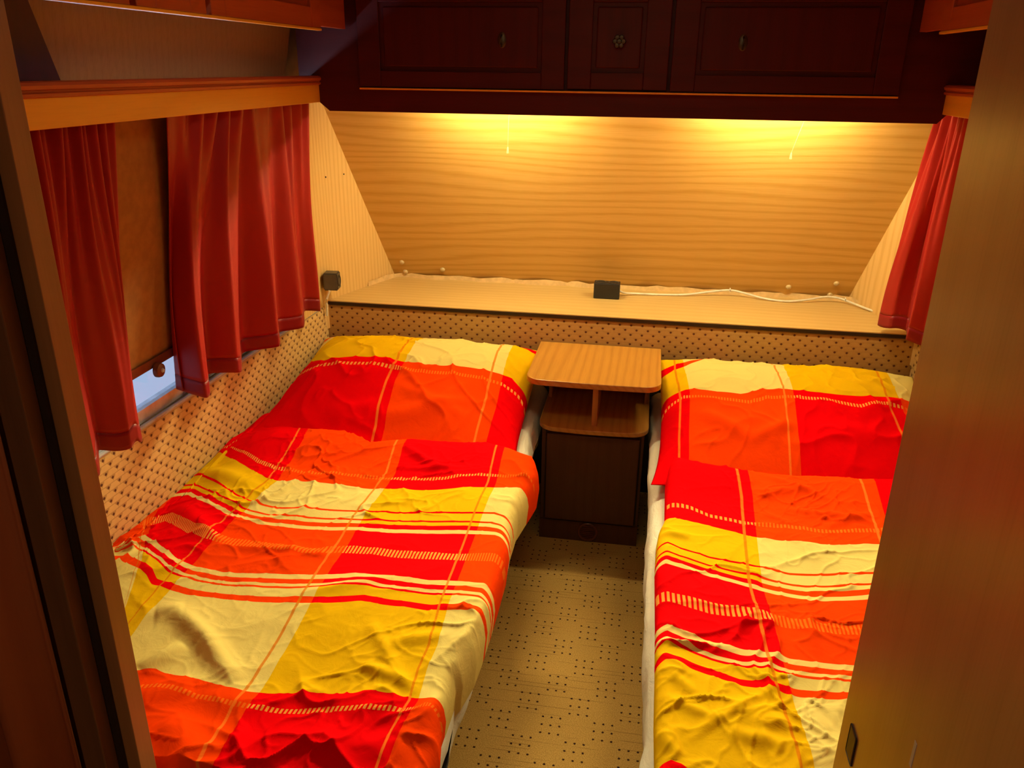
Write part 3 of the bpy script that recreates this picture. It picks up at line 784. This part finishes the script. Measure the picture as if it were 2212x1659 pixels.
# ---- left duvet
ZL, OX, OY = .4695, 200, 880
def hL(X, Y):
    return .503-.035*float(smooth01(-.93, -1.10, X))+.026*math.exp(-((Y+.80)/.10)**2)
pm = lambda l: polymap(l, OX, OY, ZL, hL)
topL = pm([(640, 172), (700, 120), (770, 60), (850, 18), (985, 22), (1065, 68), (1280, 149), (1405, 138), (1576, 138), (1917, 187), (2020, 223), (2057, 277)])
rightL = polymap([(2057, 277), (2035, 340), (1980, 468), (1927, 639), (1913, 735), (1874, 873), (1842, 980), (1800, 1107), (1768, 1192), (1704, 1299), (1672, 1331), (1650, 1400), (1608, 1533), (1600, 1659)], OX, OY, ZL, lambda X, Y: .445)
leftL = np.array([(-1.085, -.55), (-1.095, -1.0), (-1.105, -1.4), (-1.10, -1.93)])
topL[0, 0] = min(topL[0, 0], -1.085)
vL = [(0, topL), (.74, pm([(640, 180), (700, 208), (760, 248), (850, 285), (1000, 310), (1200, 318), (1400, 322), (1600, 328), (1840, 322), (2040, 318)])),
      (1, pm([(560, 180), (600, 208), (690, 255), (800, 325), (850, 335), (1000, 345), (1150, 360), (1300, 370), (1500, 375), (1700, 378), (1850, 375), (1975, 368)])),
      (2, pm([(430, 300), (500, 312), (560, 335), (640, 390), (720, 430), (850, 462), (1000, 468), (1200, 475), (1300, 480), (1500, 478), (1700, 487), (1850, 485), (1960, 520)])),
      (3, pm([(380, 400), (440, 392), (480, 415), (560, 460), (640, 500), (760, 535), (900, 550), (1100, 562), (1300, 570), (1500, 575), (1700, 578), (1850, 585), (1925, 612)])),
      (4, pm([(265, 515), (350, 495), (400, 525), (450, 560), (530, 595), (620, 615), (750, 630), (900, 655), (1000, 668), (1150, 650), (1300, 660), (1500, 680), (1700, 692), (1880, 692)])),
      (5, pm([(150, 640), (235, 597), (290, 612), (330, 650), (400, 705), (480, 730), (600, 755), (700, 765), (850, 770), (1000, 778), (1150, 770), (1250, 768), (1400, 790), (1550, 812), (1700, 812), (1800, 820), (1865, 850)])),
      (6, pm([(110, 690), (150, 690), (220, 720), (270, 760), (290, 795), (360, 815), (450, 840), (600, 862), (750, 880), (900, 888), (1080, 890), (1250, 882), (1400, 910), (1550, 935), (1700, 935), (1830, 960)])),
      (7, pm([(100, 1230), (205, 1212), (300, 1200), (340, 1215), (450, 1235), (600, 1275), (700, 1295), (850, 1302), (1050, 1305), (1250, 1320), (1450, 1352), (1580, 1358), (1670, 1345)])),
      (7.33, pm([(100, 1290), (300, 1290), (500, 1330), (670, 1370), (900, 1385), (1100, 1400), (1400, 1418), (1640, 1400)])),
      (8.6, pm([(100, 1800), (800, 1900), (1600, 1950)]))]
uL = [(0, pm([(640, 60), (520, 200), (390, 330), (240, 500), (215, 650), (210, 720), (150, 900), (60, 1100)])),
      (1, pm([(985, 22), (930, 140), (850, 270), (810, 330), (700, 430), (620, 500), (540, 580), (450, 670), (370, 750), (300, 830), (170, 980), (0, 1200)])),
      (2, pm([(1405, 138), (1350, 290), (1290, 380), (1200, 500), (1130, 620), (1050, 730), (980, 850), (890, 1000), (800, 1140), (710, 1285), (640, 1380), (480, 1659)])),
      (3, pm([(1860, 180), (1820, 350), (1760, 480), (1700, 640), (1650, 780), (1600, 920), (1550, 1110), (1500, 1220), (1460, 1370), (1380, 1500), (1310, 1659)])),
      (4, pm([(2300, 200), (2150, 640), (2050, 920), (1950, 1240), (1850, 1500)]))]
up = lambda x, y, h=hL: unproj(x, y, h)
def F(px0, py0, px1, py1, w, h, hf=hL):
    a = unproj(px0, py0, hf); b = unproj(px1, py1, hf); return (a[0], a[1], b[0], b[1], w, h)
flL = [F(335, 1330, 400, 1318, .030, .012), F(385, 1325, 460, 1400, .022, .018), F(445, 1385, 510, 1475, .022, .016), F(300, 1450, 400, 1395, .022, .014),
       F(290, 1520, 420, 1480, .030, .012), F(430, 1500, 560, 1520, .03, .010), F(420, 1010, 560, 1060, .030, .016), F(380, 1090, 470, 1180, .03, .014), F(250, 1190, 340, 1150, .025, .012),
       F(500, 1180, 720, 1200, .015, .008), F(640, 1290, 900, 1240, .02, .006), F(840, 1400, 960, 1380, .018, .010), F(780, 1440, 900, 1500, .016, .012), F(800, 1350, 870, 1480, .015, .007),
       F(350, 1560, 430, 1650, .035, .018), F(560, 1600, 900, 1640, .04, .012), F(870, 960, 950, 1010, .014, .012), F(850, 1005, 1010, 1015, .012, .009),
       F(860, 1610, 985, 1500, .025, .014), F(600, 1230, 640, 1180, .02, .006)]
def ZN(px, py, rad, amp, hf=hL):
    a = unproj(px, py, hf); return (a[0], a[1], rad, amp)
crL = [ZN(690, 990, .13, .011), ZN(930, 990, .10, .009), ZN(520, 1060, .10, .008), ZN(900, 1090, .10, .005), ZN(560, 1200, .16, .004), ZN(850, 1450, .14, .003), ZN(450, 1580, .2, .003)]
duvet('duvet', 'wide duvet in red, orange and yellow stripes on the left bed', 'striped duvets', hL, topL, leftL, rightL, -1.96, vL, uL, flL, .452, 1, crL)

# ---- right duvet
ZR, OXR, OYR = .4333, 1360, 940
def hR(X, Y): return .500+.024*math.exp(-((Y+.78)/.10)**2)
pr_ = lambda l: polymap(l, OXR, OYR, ZR, hR)
topR = pr_([(200, 42), (290, 80), (392, 115), (450, 122), (550, 148), (700, 172), (850, 185), (1000, 172), (1150, 158), (1315, 145), (1600, 120), (1900, 100)])
leftR = pr_([(200, 42), (182, 200), (178, 380), (150, 440), (135, 520), (128, 650), (132, 900), (130, 1150), (125, 1400), (130, 1659)])
rightR = np.array([(1.078, -.55), (1.085, -1.3), (1.08, -1.96)])
topR[-1, 0] = 1.078
vR = [(0, topR), (.74, pr_([(180, 335), (300, 355), (400, 400), (570, 430), (800, 455), (1000, 485), (1230, 485), (1700, 470)])),
      (1, pr_([(175, 390), (250, 405), (400, 445), (600, 490), (800, 520), (950, 545), (1230, 548), (1700, 550)])),
      (2, pr_([(135, 545), (190, 540), (250, 570), (400, 610), (580, 632), (800, 670), (1000, 685), (1200, 697), (1700, 710)])),
      (3, pr_([(130, 655), (180, 650), (250, 670), (400, 712), (600, 748), (750, 780), (900, 810), (1175, 820), (1700, 840)])),
      (4, pr_([(135, 795), (250, 820), (400, 870), (600, 900), (700, 920), (850, 940), (1000, 960), (1140, 970), (1700, 990)])),
      (5, pr_([(140, 935), (190, 930), (250, 960), (400, 1025), (550, 1065), (700, 1080), (800, 1110), (900, 1122), (1105, 1135), (1700, 1160)])),
      (6, pr_([(130, 1100), (180, 1080), (250, 1105), (400, 1165), (550, 1220), (700, 1238), (850, 1265), (1070, 1280), (1700, 1310)])),
      (7, pr_([(125, 1635), (160, 1615), (210, 1610), (260, 1630), (330, 1690), (700, 1780), (1200, 1850)])),
      (8.6, pr_([(100, 2200), (1200, 2300)]))]
uR = [(2, pr_([(-260, 150), (-300, 900), (-350, 1650)])),
      (3, pr_([(535, 155), (560, 300), (575, 480), (595, 700), (640, 900), (690, 1090), (750, 1300), (830, 1570), (850, 1659)])),
      (4, pr_([(1130, 180), (1190, 350), (1235, 490), (1330, 800), (1500, 1300), (1650, 1659)])),
      (5, pr_([(1900, 180), (2100, 800), (2400, 1650)]))]
FR = lambda *a: F(*a, hf=hR)
flR = [FR(1430, 1150, 1490, 1165, .014, .010), FR(1640, 1060, 1760, 1050, .014, .007), FR(1700, 1100, 1880, 1130, .016, .009), FR(1780, 1140, 1890, 1110, .014, .008),
       FR(1430, 1500, 1560, 1560, .012, .006), FR(1480, 1600, 1700, 1470, .010, .006), FR(1420, 1570, 1470, 1640, .014, .009), FR(1740, 1520, 1790, 1580, .014, .008),
       FR(1570, 1580, 1700, 1620, .018, .010), FR(1440, 1440, 1500, 1500, .014, .008), FR(1650, 1020, 1800, 1080, .012, .006), FR(1740, 1300, 1760, 1400, .012, .006)]
# pattern columns: odd interval -> red/yellow, even -> orange/cream ; shift so that u in (3,4) is orange/cream on this bed
crR = [ZN(1700, 1060, .15, .006, hR), ZN(1470, 1150, .08, .007, hR), ZN(1800, 1110, .10, .007, hR), ZN(1760, 1370, .13, .004, hR), ZN(1560, 1560, .2, .0035, hR), ZN(1780, 1560, .12, .005, hR)]
duvet('duvet', 'narrower striped red and yellow duvet on the right bed', 'striped duvets', hR, topR, leftR, rightR, -1.96, vR, uR, flR, .452, 4, crR)

# ---- pillows
def pillow(name, label, x0, x1, y0, y1, hf, vl, ul, fl, seed, sk=(0, 0, 0, 0)):
    """y0 = back edge (near panel), y1 = front edge"""
    n, m = 220, 180
    s = np.linspace(-1, 1, n)[:, None]*np.ones((1, m)); t = np.linspace(-1, 1, m)[None, :]*np.ones((n, 1))
    # pulled-out corners, slightly concave edges
    ex = 1-.045*(1-t**2)*1.0-.02*(1-t**4); ey = 1-.05*(1-s**2)
    X = (x0+x1)/2+(x1-x0)/2*s*ex; Y = (y0+y1)/2+(y0-y1)/2*(-t)*ey
    X = X+sk[0]*(t*.5+.5)
    prof = np.clip((1-np.abs(s)**3.2), 0, 1)**.55*np.where(t > 0, np.clip(1-np.abs(t)**2.0, 0, 1)**.8, np.clip(1-np.abs(t)**2.8, 0, 1)**.6)
    seam = hf(X, Y, 0)
    top = hf(X, Y, 1)
    Z = seam+(top-seam)*prof
    wr = .008*creases(X, Y, 8, .3+seed, 2.4, 6, seed)+.005*creases(X, Y, 16, 1.2, 2, 6, seed+2)
    Z = Z+(wr+.010*(fbm(X*5+seed, Y*5, 2)-.5)+folds(X, Y, fl))*np.clip(prof*1.6, 0, 1)
    U, V = mapfield(X, Y, vl, ul)
    me1 = gridmesh('a', np.stack([X, Y, Z], -1)[::-1] if False else np.stack([X, Y, Z], -1), np.stack([U, V], -1))
    Zb = seam-(seam-.456)*prof*.9
    me2 = gridmesh('b', np.stack([X, Y, Zb], -1)[::-1], np.stack([U, V], -1)[::-1])
    bm = bmesh.new(); bm.from_mesh(me1); bm.from_mesh(me2); bmesh.ops.remove_doubles(bm, verts=bm.verts, dist=1e-5)
    bmesh.ops.recalc_face_normals(bm, faces=bm.faces[:])
    me = bpy.data.meshes.new(name); bm.to_mesh(me); bm.free()
    for p in me.polygons: p.use_smooth = True
    o = link(name, me, m_bed); tag(o, label, 'pillow', 'striped pillows'); return o

def hP(yb, yf, zt):
    def h(X, Y, k):
        f = np.clip((Y-yf)/(yb-yf), 0, 1)      # 0 front .. 1 back
        if k == 0: return .475+.095*smooth01(.35, 1.0, f)
        return .600+.062*smooth01(.0, .55, f)-.006*f+zt
    return h
def pillow_surface(x0, x1, y0, y1, h):
    def g(X, Y):
        s = (X-(x0+x1)/2)/((x1-x0)/2)/.95; t = -(Y-(y0+y1)/2)/((y0-y1)/2)/.97
        fr = t > 0; s = min(1, abs(s)); t = min(1, abs(t))
        pr = max(0, (1-s**3.2))**.55*(max(0, 1-t**2.0)**.8 if fr else max(0, 1-t**2.8)**.6)
        a = float(h(X, Y, 0)); b = float(h(X, Y, 1)); return a+(b-a)*pr
    return g
PX = lambda l, g: np.array([unproj(a, b, g, 60) for a, b in l])
hl = hP(-.035, -.84, 0.0); gl = pillow_surface(-1.070, -.200, -.035, -.79, hl)
vPL = [(5.75, np.array([(-1.1, .0), (-.2, .0)])), (5.98, PX([(690, 744), (760, 733), (900, 733), (1000, 742), (1100, 753), (1150, 762)], gl)),
       (7.0, PX([(610, 830), (650, 800), (700, 780), (770, 770), (860, 778), (920, 790), (1040, 797), (1080, 805), (1130, 838)], gl)),
       (7.33, PX([(600, 850), (670, 798), (740, 784), (830, 788), (900, 802), (1050, 820), (1120, 850)], gl)),
       (8.9, np.array([(-1.1, -.95), (-.2, -.95)]))]
uPL = [(0, PX([(690, 740), (640, 800), (560, 870), (500, 930)], gl)+np.array([-.04, 0])), (1+.0, np.array([(-1.12, 0), (-1.12, -.9)])+np.array([.10, 0])),
       (2, PX([(912, 727), (860, 775), (835, 820), (818, 880), (812, 920)], gl)), (3, PX([(1095, 745), (1070, 775), (1050, 860), (1030, 930)], gl)), (4, np.array([(.06, 0), (.06, -.9)]))]
uPL = [(1.0, np.array([(-1.02, 0), (-1.06, -.2), (-1.14, -.4), (-1.16, -.9)])), uPL[2], uPL[3], uPL[4]]
uPL = [(k+1, p) for k, p in uPL]
uPL = [(2.02, uPL[0][1]), (3, uPL[1][1]), (4, uPL[2][1]), (5, uPL[3][1])]
# columns wanted: left red/yellow (odd..), centre orange/cream, right red/yellow
uPL = [(k-1, p) for k, p in uPL]; uPL = [(1.0-.0, uPL[0][1]), (2.0, uPL[1][1]), (3.0, uPL[2][1]), (4.0, uPL[3][1])]
uPL = [(k+1, p) for k, p in uPL]
Fp = lambda a, b, c, d, w, h, g: (lambda p, q: (p[0], p[1], q[0], q[1], w, h))(unproj(a, b, g, 60), unproj(c, d, g, 60))
flPL = [Fp(700, 900, 820, 870, .03, .008, gl), Fp(860, 830, 1000, 900, .02, .008, gl), Fp(880, 880, 1030, 870, .018, .006, gl), Fp(1090, 760, 1140, 800, .02, .008, gl), Fp(780, 900, 960, 890, .03, .010, gl)]
pillow('pillow', 'plump striped pillow at the head of the left bed', -1.070, -.200, -.035, -.79, hl, vPL, uPL, flPL, 2)
hr = hP(-.04, -.90, -.010); gr = pillow_surface(.185, 1.070, -.04, -.82, hr)
vPR = [(5.75, np.array([(.15, .0), (1.1, .0)])), (5.98, PX([(1440, 806), (1480, 790), (1560, 785), (1700, 792), (1850, 796), (1930, 797)], gr)),
       (7.0, PX([(1430, 870), (1480, 843), (1550, 843), (1600, 848), (1700, 838), (1780, 850), (1880, 860), (1960, 862)], gr)),
       (7.33, PX([(1440, 880), (1480, 856), (1550, 858), (1620, 866), (1700, 854), (1780, 863), (1860, 880), (1950, 880)], gr)),
       (8.9, np.array([(.15, -.95), (1.1, -.95)]))]
uPR = [(3, PX([(1458, 800), (1470, 860), (1467, 950)], gr)), (4, PX([(1652, 785), (1690, 830), (1700, 910), (1705, 980)], gr)),
       (5, PX([(1880, 795), (1920, 880), (1945, 940), (1960, 1000)], gr)), (6, np.array([(1.35, 0), (1.35, -.9)]))]
uPR = [(2, np.array([(-.05, 0), (-.05, -.9)]))]+uPR
flPR = [Fp(1510, 890, 1620, 950, .022, .012, gr), Fp(1620, 950, 1720, 915, .02, .010, gr), Fp(1760, 930, 1900, 940, .03, .008, gr), Fp(1850, 900, 1960, 870, .02, .006, gr)]
pillow('pillow', 'plump striped pillow at the head of the right bed', .185, 1.070, -.04, -.82, hr, vPR, uPR, flPR, 6)

# ------------------------------------------------------------------ partition and doorway
# right: flat partition board along the passage, with a strike slot
rp = MB().box(.4072, .440, -4.28, -2.0, 0, ZC, .001).build('wall_partition_right', m_partition); struct(rp)
MB().box(.4055, .4085, -2.062, -2.034, .785, .828, .003).build('strike_slot', m_black, rp)
MB().box(.4068, .4078, -2.205, -2.199, .935, .965, .0003).build('scuff_mark', m_alu, rp)
struct(MB().box(.44, 1.14, -2.03, -2.0, 0, ZC).build('wall_front_right', m_partition))
# left: front wall with an edge strip, then the dark jamb and the folding door
struct(MB().box(-1.14, -.5696, -2.033, -2.0, 0, ZC, .001).build('wall_front_left', m_frame))
struct(MB().box(-.601, -.590, -2.038, -2.0335, 0, ZC).build('trim_1', m_dark))
fd = empty('folding_door', (-.70, -2.09, 0)); tag(fd, 'dark red brown folding door stacked open at the left of the doorway', 'door')
lp = MB().box(-.637, -.602, -2.062, -2.036, .01, ZC-.03, .002).build('lead_post', m_frame_d, fd)
MB().box(-.604, -.592, -2.0375+.0, -2.0335, .83, .91, .001).build('pull_slot', m_black, fd)
b = bmesh.new(); path = []
x = -.655; i = 0
prof = []
for k in range(0, 61):
    s = k/60; prof.append((-.648-.42*s, -2.072+.026*math.sin(s*2*PI*4.5+.6)))
V = []
for (x, y) in prof: V.append([b.verts.new((x, y, .02)), b.verts.new((x, y, ZC-.02))])
for A, B in zip(V, V[1:]): b.faces.new((A[0], B[0], B[1], A[1]))
me = bpy.data.meshes.new('pleats'); b.to_mesh(me); b.free(); po = link('pleats', me, m_fold, fd, True)
md = po.modifiers.new('s', 'SOLIDIFY'); md.thickness = .006
struct(MB().box(-1.14, -1.10, -4.28, -2.06, 0, ZC).build('wall_passage_left', m_shell))
struct(MB().box(-.57, .41, -2.033, -2.0, 1.86, ZC).build('trim_2', m_frame))

# added ceiling lamp, out of frame, to boost the light on the beds
cl = empty('ceiling_fill_lamp', (0, -1.35, ZC)); tag(cl, 'added unseen fill lamp on the ceiling over the passage between the beds', 'lamp')
MB().box(-.25, .25, -1.52, -1.18, ZC-.022, ZC, .004).build('housing', m_white, cl)
MB().box(-.23, .23, -1.50, -1.20, ZC-.030, ZC-.022, .003).build('diffuser', m_soft, cl)
